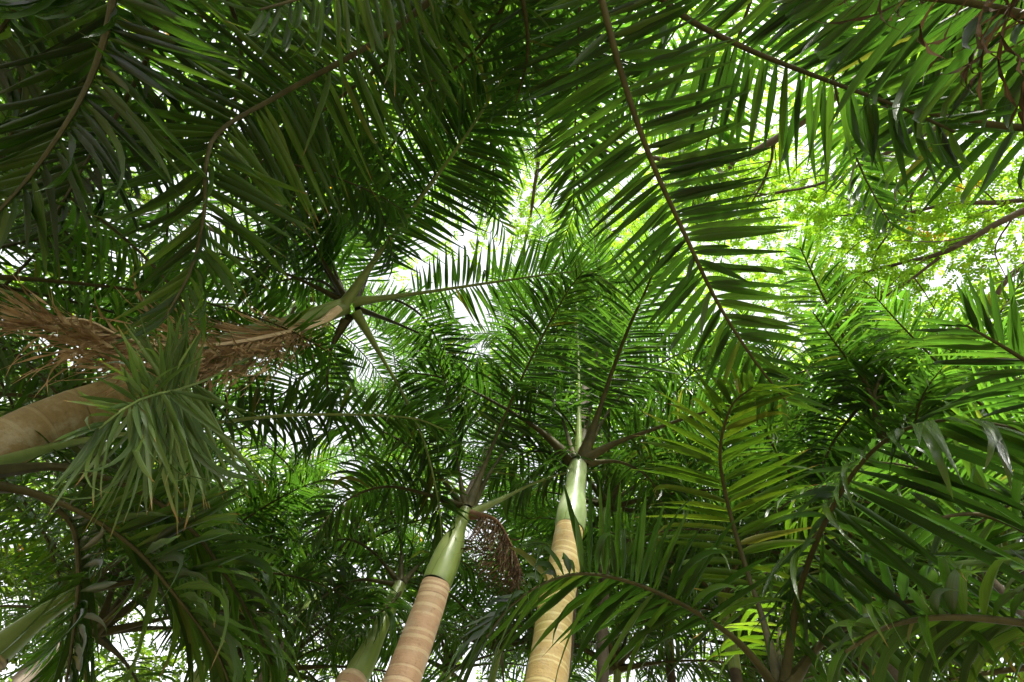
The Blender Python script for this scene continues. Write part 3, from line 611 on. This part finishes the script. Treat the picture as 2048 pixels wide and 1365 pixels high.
# --- palm I: silhouette before the bright leaves at the right
cI = P(1768, 890, 5.6); fI = foot(cI, 0.1, 0.1)
Ip = Palm('dark palm silhouetted against the bright yellow green leaves right of the big frond', fI)
trunk(Ip, [fI, 0.5 * (fI + cI), cI - 0.8 * Z], 0.07, 0.06, 'bark_dark', [cI - 0.8 * Z, cI - 0.4 * Z, cI], 0.06, 0.045, 'shaft_green', seed=17)
for i, q in enumerate([((1768, 888, 5.6), (1742, 795, 5.6), (1712, 730, 5.7), (1680, 660, 5.7), (1640, 580, 5.6), (1600, 495, 5.4)), ((1768, 888, 5.6), (1748, 795, 5.6), (1790, 720, 5.8), (1850, 690, 5.8), (1930, 710, 5.7)), ((1768, 888, 5.6), (1738, 800, 5.6), (1680, 760, 5.7), (1620, 740, 5.7), (1555, 770, 5.5)),
                       ((1768, 888, 5.6), (1750, 800, 5.6), (1830, 800, 5.8), (1900, 820, 5.7), (1960, 880, 5.5)), ((1768, 888, 5.6), (1740, 805, 5.6), (1690, 850, 5.8), (1650, 920, 5.7), (1640, 1000, 5.4))]):
    frond(Ip, pp(*q), L=0.6, gap=0.035, droop=0.7, mat='leaf_far', seed=110 + i)

# --- the rest of the crowns of the palms that stand round the viewpoint, away from the picture
def rest(palm, crown, seed, n=3, length=2.9, keep=80, mat='leaf'):
    g = np.random.default_rng(seed); v = CAM - crown
    mid = ROT @ np.array([0, 0, -1.0]) * 4 + CAM - crown; a_in = math.atan2(mid[0], mid[1])
    for k in range(n):
        az = a_in + math.radians(keep + (360 - 2 * keep) * (k + 0.5) / n) + g.normal(0, 0.12)
        frond(palm, auto_pts(crown, az, math.radians(g.choice([65, 45, 25, 8])), length * g.uniform(0.85, 1.1), 0.5), L=0.68, W=0.042, far=True, mat=mat, droop=0.5, seed=int(g.integers(1 << 30)))
for k, (p_, c_) in enumerate([(Lp, cL), (Tp, cT), (Up, cU), (Vp, cV)]):
    rest(p_, c_, 700 + k)
rest(Gp, cG, 706, n=4, keep=135)

# --- second layer of fronds over the middle
for q, pm, sd_, kw in [
    (((1140, -330, 3.45), (1100, -50, 4.6), (1060, 120, 5.0), (1010, 280, 5.2), (960, 400, 5.0)), Vp, 801, dict(L=0.75)),
    (((1005, -125, 3.6), (985, 80, 4.8), (930, 230, 5.2), (870, 350, 5.3), (800, 440, 5.2)), Tp, 802, dict(L=0.75)),
    (((1005, -125, 3.6), (900, 120, 4.9), (800, 270, 5.3), (700, 400, 5.4), (640, 480, 5.2)), Tp, 803, dict(L=0.7)),
    (((715, 618, 4.95), (800, 650, 5.4), (880, 690, 5.8), (960, 760, 5.8), (1000, 850, 5.5)), A, 805, dict(L=0.65, droop=0.8)),
    (((690, 605, 4.95), (600, 560, 5.2), (500, 522, 5.4), (400, 505, 5.2), (320, 530, 4.9)), A, 806, dict(L=0.7)),
    (((692, 603, 4.95), (620, 500, 5.6), (530, 405, 5.9), (440, 335, 5.7)), A, 807, dict(L=0.7)),
    (((1152, 925, 4.5), (1120, 820, 5.2), (1090, 700, 5.8), (1050, 610, 6.0), (990, 550, 5.8)), Cp, 808, dict(L=0.65)),
    (((1165, 922, 4.5), (1230, 805, 5.2), (1330, 722, 5.6), (1430, 692, 5.6), (1500, 722, 5.4)), Cp, 809, dict(L=0.62, droop=0.7)),
    (((928, 1016, 4.1), (860, 930, 4.6), (780, 870, 5.0), (690, 850, 5.1), (610, 890, 5.0)), B, 810, dict(L=0.6, droop=0.8)),
    (((940, 1018, 4.1), (990, 930, 4.8), (1040, 860, 5.2), (1080, 780, 5.4), (1090, 700, 5.3)), B, 811, dict(L=0.6)),
    (((692, 606, 4.95), (640, 562, 5.4), (560, 562, 5.8), (480, 602, 5.9), (420, 662, 5.6)), A, 812, dict(L=0.7, base=0.03, start=0.14)),
    (((700, 632, 4.9), (645, 720, 5.3), (570, 785, 5.5), (500, 855, 5.3)), A, 813, dict(L=0.7, droop=0.7, start=0.16)),
    (((712, 602, 4.95), (758, 490, 5.5), (780, 385, 5.9), (765, 290, 5.9)), A, 814, dict(L=0.75, start=0.14)),
    (((690, 602, 4.95), (660, 500, 5.5), (660, 390, 6.0), (700, 290, 6.1)), A, 816, dict(L=0.75, start=0.14)),
    (((1145, -330, 3.45), (1172, 0, 5.0), (1182, 200, 5.8), (1162, 380, 6.2), (1120, 500, 6.0)), Vp, 817, dict(L=0.8)),
    (((1160, 920, 4.5), (1188, 765, 5.4), (1198, 605, 6.2), (1188, 470, 6.6)), Cp, 818, dict(L=0.8, start=0.3)),
    (((2255, 150, 3.4), (2120, -20, 4.2), (1960, -30, 4.6), (1800, 20, 4.7), (1680, 90, 4.6)), Xp, 819, dict(L=0.7, mat='leaf')),
    (((2255, 150, 3.4), (2180, 60, 4.2), (2060, 90, 4.6), (1930, 160, 4.7)), Xp, 820, dict(L=0.7, mat='leaf')),
    (((2250, 140, 3.4), (2150, -120, 3.9), (1990, -150, 4.2), (1850, -90, 4.3), (1760, 0, 4.2)), Xp, 821, dict(L=0.7, mat='leaf')),
]:
    k_ = dict(gap=0.033, W=0.033, droop=0.4, far=True, mat='leaf_far'); k_.update(kw); frond(pm, pp(*q), seed=sd_, **k_)

# --- palms further back
BGP = [
 (600, 600, 8.6, 2.8, 'palm crown behind the tip of the dead brown frond'),
 (1010, 815, 8.0, 2.8, 'palm crown straight above the pinkish trunk, half lost in haze of leaflets'),
 (1186, 720, 8.6, 2.8, 'bright palm crown straight above the pale crownshaft'),
 (1215, 1010, 5.9, 2.5, 'dark palm crown right behind the pale crownshaft'),
 (690, 1100, 6.6, 2.5, 'palm crown with silvery drooping leaflets left of the pinkish trunk'),
 (110, 770, 6.8, 2.5, 'palm crown behind the leaning trunk at the left edge'),
 (1440, 1180, 6.2, 2.5, 'palm crown behind the yellowing upright frond'),
 (1680, 1120, 5.8, 2.5, 'palm crown behind the tall frond of the low young palm'),
 (1900, 980, 6.4, 2.5, 'bright palm crown behind the fan at the right edge'),
 (200, 1260, 6.2, 2.5, 'palm crown low behind the drooping fronds at the lower left'),
 (1000, 1290, 7.4, 2.5, 'dark palm crown low between the two ringed trunks'),
 (1330, 1180, 7.5, 2.5, 'dark palm crown low right of the middle trunk'),
 (1880, 1230, 6.2, 2.5, 'dark palm crown in the lower right corner'),
 (480, 1240, 6.8, 2.5, 'palm crown low left of the green palm shaft'),
 (-170, 210, 5.2, 3.6, 'palm beyond the left edge whose dark fronds reach in below the top left corner'),
 (90, -200, 5.6, 3.6, 'palm beyond the top edge whose fronds fill the top left corner from behind'),
 (480, -230, 5.6, 3.7, 'palm beyond the top edge whose fronds show behind the long brown ribbed frond'),
 (840, -280, 6.0, 3.8, 'palm beyond the top edge whose fronds hang into the dark patch above the centre'),
 (1640, -400, 5.0, 2.9, 'palm added beyond the top edge to shade the curled leaflets at the upper right'),  # added outside the frame to keep the upper right corner shaded
 (-200, 540, 5.6, 3.6, 'palm beyond the left edge whose fronds lie above the dead brown frond'),
 (-220, 780, 6.2, 3.4, 'palm beyond the left edge whose fronds show under the dead brown frond'),
 (2330, 1150, 5.6, 2.6, 'palm beyond the right edge whose bright fronds lie under the fan'),
 (1217, 468, 16.5, 3.0, 'small dark palm crown high beside the big ribbed frond, left of it'),
 (560, 1330, 7.0, 2.5, 'palm crown at the bottom edge left of the green palm shaft'),
 (900, 1335, 8.0, 2.5, 'dark palm crown at the bottom edge just right of the pinkish trunk'),
 (1235, 1330, 7.0, 2.5, 'dark palm crown at the bottom edge just right of the middle trunk'),
 (1490, 1290, 7.5, 2.5, 'palm crown at the bottom edge left of the low young palm'),
 (1730, 1330, 6.6, 2.5, 'dark palm crown at the bottom edge right of the low young palm'),
 (1100, 1130, 8.4, 2.6, 'palm crown between the two ringed trunks at mid height'),
 (790, 880, 9.0, 2.8, 'palm crown in the bright gap above the pinkish trunk, to its left'),
 (330, 1110, 8.0, 2.6, 'palm crown behind the drooping fronds left of the green palm shaft'),
 (1560, 930, 8.0, 2.8, 'bright palm crown behind the bent tip of the yellowing frond'),
]
for k, (x, y, r, ln, lab) in enumerate(BGP):
    bg_palm(lab, x, y, r, 300 + k, length=ln, L=0.6 if ln < 3 else 0.7, nf=13 if ln < 3.2 else (16 if y < 0 else 11))

# ------------------------------------------------------------------ broad-leaved trees
def leafmass(name, parent, origin, centres, sizes, per, leaf, mat, seed, kind='stuff'):
    """sprays of small leaves, each spray a flat twig of paired leaflets"""
    g = np.random.default_rng(seed); V = []; A = []
    q = np.array([[0, 0, 0], [0.35, -0.24, 0.02], [1, 0, -0.06], [0.35, 0.24, 0.02]])
    for c, s in zip(centres, sizes):
        for k in range(per):
            o = c + g.normal(0, 1, 3) * s * np.array([1, 1, 0.45]); az = g.uniform(0, 6.28); el = g.normal(-0.15, 0.35)
            d = np.array([math.sin(az) * math.cos(el), math.cos(az) * math.cos(el), math.sin(el)]); sd_ = nrm(np.cross(d, Z + g.normal(0, 0.3, 3))); up = np.cross(sd_, d)
            n = g.integers(5, 9); sl = leaf * g.uniform(0.8, 1.2); rr = g.random()
            for j in range(n):
                for sg in (-1, 1):
                    ld = nrm(d * 0.55 + sd_ * sg + up * g.normal(-0.1, 0.25)); ls = nrm(np.cross(Z + g.normal(0, 0.35, 3), ld)); lu = np.cross(ld, ls)
                    l = sl * g.uniform(0.7, 1.15); p = o + d * (j * sl * 0.55)
                    V.append(p + (q[:, :1] * ld + q[:, 1:2] * ls * 1.35 + q[:, 2:] * lu) * l); A.append((rr + g.uniform(0, 0.35)) % 1.0)
    V = np.array(V) - origin; n = len(V)
    mb = MB(); f = np.arange(n * 4).reshape(-1, 4)
    uv = np.tile(np.array([[0.5, 0], [0, 0.35], [0.5, 1], [1, 0.35]]), (n, 1))
    mb.add(V.reshape(-1, 3), f, uv, np.repeat(np.array(A), 4))
    o = link(name, mb.mesh(name, M[mat], smooth=False), parent); o['kind'] = kind
    return n

def branch(tree, origin, pts, r0, r1, name='branch', twigs=0, g=None, tl=0.8):
    c, L = curve(pts, 26)
    c = c + np.cumsum(g.normal(0, 0.006 * L / 3, c.shape), axis=0) * np.linspace(0, 1, 26)[:, None]
    mb = MB(); tube(mb, c - origin, np.linspace(r0, r1, 26), 8)
    o = link(name, mb.mesh(name, M['bark']), tree); ends = []
    T = tangents(c)
    for k in range(twigs):
        i = int(g.integers(5, 26)); d = nrm(T[i] * 0.7 + g.normal(0, 0.6, 3) * np.array([1, 1, 0.5])); l = tl * g.uniform(0.5, 1.4)
        p = [c[i], c[i] + d * l * 0.5 + g.normal(0, 0.05, 3), c[i] + d * l + g.normal(0, 0.12, 3) * l]
        tc_, _ = curve(p, 8); mb = MB(); tube(mb, tc_ - origin, np.linspace(max(0.010, r1 * 0.8), 0.004, 8), 5)
        link('twig', mb.mesh('twig', M['bark']), o); ends.append(tc_[-1]); ends.append(tc_[4])
    return c, ends

def broad_tree(label, base, trunk_top, limbs, area, seed, n_clump, per, leaf, spread, yellow=0.03, twigs=7, size=0.32, gap_scale=0.22, gap_cut=0.0):
    """limbs: lists of (px, py, range, radius); area: (x0, x1, y0, y1, r0, r1) the crown's span as seen from here, filled in depth"""
    g = np.random.default_rng(seed); base = np.asarray(base, float)
    t = link('broadleaf_tree', None, None, base); tag(t, label, 'tree', 'broadleaf trees above the palms')
    c, L = curve([base, 0.5 * (base + trunk_top) + g.normal(0, 0.2, 3) * [1, 1, 0], trunk_top], 20)
    mb = MB(); tube(mb, c - base, np.linspace(0.34, 0.2, 20), 14); link('trunk', mb.mesh('trunk', M['bark']), t)
    ends = []
    for lm in limbs:
        pts = [trunk_top] + [P(*q[:3]) for q in lm] if len(lm[0]) == 4 and lm[0][0] != 'free' else [P(*q[1:4]) for q in lm]
        cc, e = branch(t, base, pts, lm[0][-1], lm[-1][-1], twigs=twigs, g=g)
        ends += e; ends += [cc[k] for k in range(8, 26, 2)]
    x0, x1, y0, y1, r0, r1 = area
    cent = []; ph = g.uniform(0, 6.28, 6)
    while len(cent) < n_clump:
        px, py, rr = g.uniform(x0, x1), g.uniform(y0, y1), g.uniform(r0, r1)
        p = P(px, py, rr)
        f = math.sin(p[0] * 1.7 + ph[0]) + math.sin(p[1] * 1.9 + ph[1]) + math.sin((p[0] + p[1]) * 2.7 + ph[2]) + 0.7 * math.sin((p[0] - p[1]) * 4.1 + ph[3])
        if f + g.normal(0, 0.5) < gap_cut: continue
        cent.append(p)
    cent += [e + g.normal(0, 0.14, 3) + 0.3 * Z for e in ends]
    leafmass('foliage', t, base, cent, [size * g.uniform(0.7, 1.3) for _ in cent], per, leaf, 'broad', seed + 1)
    if yellow:
        ny = max(3, int(len(cent) * yellow)); yc = [cent[i] for i in g.integers(0, len(cent), ny)]
        leafmass('yellow_foliage', t, base, yc, [0.15] * ny, 1, leaf, 'broad_yellow', seed + 2)
    return t

tr = P(2750, 60, 8.8); tb = np.array([tr[0] + 0.3, tr[1], -0.2])
broad_tree('spreading broadleaf tree with backlit yellow green leaves and thin dark limbs at the upper right', tb, tr, [
    [(2300, -90, 8.4, 0.112), (2000, 0, 8.2, 0.105), (1760, 128, 8.0, 0.090), (1610, 235, 8.0, 0.075), (1480, 312, 8.0, 0.060), (1400, 322, 8.1, 0.038), (1270, 312, 8.3, 0.026), (1170, 296, 8.4, 0.022), (1050, 306, 8.6, 0.011)],
    [(2300, 120, 8.8, 0.060), (2000, 200, 8.6, 0.045), (1810, 292, 8.4, 0.034), (1710, 338, 8.4, 0.030), (1640, 372, 8.4, 0.022), (1515, 392, 8.5, 0.015)],
    [(2350, 330, 8.8, 0.060), (2048, 400, 8.6, 0.038), (1900, 408, 8.6, 0.030), (1800, 426, 8.6, 0.022), (1660, 432, 8.7, 0.011)],
    [(2300, 300, 8.6, 0.075), (2060, 425, 8.4, 0.056), (1950, 482, 8.3, 0.045), (1880, 515, 8.3, 0.038), (1800, 532, 8.4, 0.022), (1690, 560, 8.6, 0.015)],
    [(2330, 420, 8.6, 0.068), (2050, 520, 8.3, 0.045), (1960, 625, 8.2, 0.034), (1850, 668, 8.3, 0.015)],
    [('free', 1880, 515, 8.3, 0.022), ('free', 1800, 575, 8.3, 0.019), ('free', 1700, 640, 8.4, 0.007)],
    [('free', 1890, 285, 8.5, 0.022), ('free', 1840, 360, 8.5, 0.021), ('free', 1795, 440, 8.5, 0.018), ('free', 1740, 520, 8.6, 0.009)],
    [('free', 1545, 275, 8.0, 0.022), ('free', 1540, 330, 8.1, 0.019), ('free', 1500, 410, 8.2, 0.015), ('free', 1440, 480, 8.3, 0.007)],
    [('free', 1475, 316, 8.0, 0.034), ('free', 1440, 360, 8.0, 0.022), ('free', 1400, 420, 8.1, 0.011)],
], (1300, 2150, 0, 740, 8.8, 9.8), 500, 520, 6, 0.062, 1.0, gap_cut=-1.3, twigs=9)

tr2 = P(1010, -900, 9.5); tb2 = np.array([tr2[0], tr2[1], -0.2])
broad_tree('tall broadleaf tree whose small lime leaves show between the palm fronds above the centre', tb2, tr2, [
    [(1010, -500, 9.6, 0.14), (960, -100, 9.8, 0.1), (900, 150, 10.0, 0.07), (850, 400, 10.4, 0.03)],
    [(1050, -450, 9.6, 0.12), (1080, 0, 10.0, 0.08), (1090, 300, 10.4, 0.05), (1060, 520, 10.8, 0.02)],
], (650, 1350, -150, 620, 10.0, 12.5), 501, 250, 5, 0.085, 1.0, gap_cut=-0.3)

tr3 = P(-500, 250, 11.0); tb3 = np.array([tr3[0], tr3[1], -0.2])
broad_tree('broadleaf tree seen in small bright patches between the fronds at the left', tb3, tr3, [
    [(-200, 280, 10.6, 0.14), (100, 330, 10.5, 0.09), (350, 420, 10.8, 0.05), (560, 520, 11.2, 0.02)],
    [(-200, 150, 10.6, 0.12), (150, 60, 10.6, 0.08), (400, 50, 10.8, 0.04)],
    [(-250, 500, 11.0, 0.1), (50, 600, 11.4, 0.07), (350, 640, 11.8, 0.03)],
], (-150, 700, -100, 800, 10.6, 13.0), 502, 200, 5, 0.09, 1.0, gap_cut=-0.3)

tr4 = P(250, 1180, 17.0); tb4 = np.array([tr4[0], tr4[1], -0.2])
broad_tree('distant broadleaf tree low behind the palms at the lower left', tb4, tr4, [
    [(220, 1080, 17.5, 0.12), (160, 980, 18.0, 0.05)], [(350, 1100, 17.5, 0.12), (450, 1020, 18.0, 0.05)], [(100, 1150, 17.0, 0.1), (0, 1100, 17.0, 0.04)],
], (-150, 900, 900, 1420, 16.0, 19.0), 503, 330, 8, 0.15, 1.0, gap_cut=-0.2, size=0.5)

tr5 = P(1560, 1150, 16.0); tb5 = np.array([tr5[0], tr5[1], -0.2])
broad_tree('distant broadleaf tree glowing behind the fronds right of the middle trunk', tb5, tr5, [
    [(1500, 1020, 16.5, 0.12), (1400, 900, 17.0, 0.05)], [(1650, 1000, 16.5, 0.12), (1780, 900, 17.0, 0.05)], [(1700, 1100, 16.0, 0.1), (1900, 1050, 16.0, 0.04)],
], (1000, 2150, 720, 1420, 15.0, 18.0), 504, 300, 7, 0.15, 1.0, gap_cut=-0.2, size=0.5)
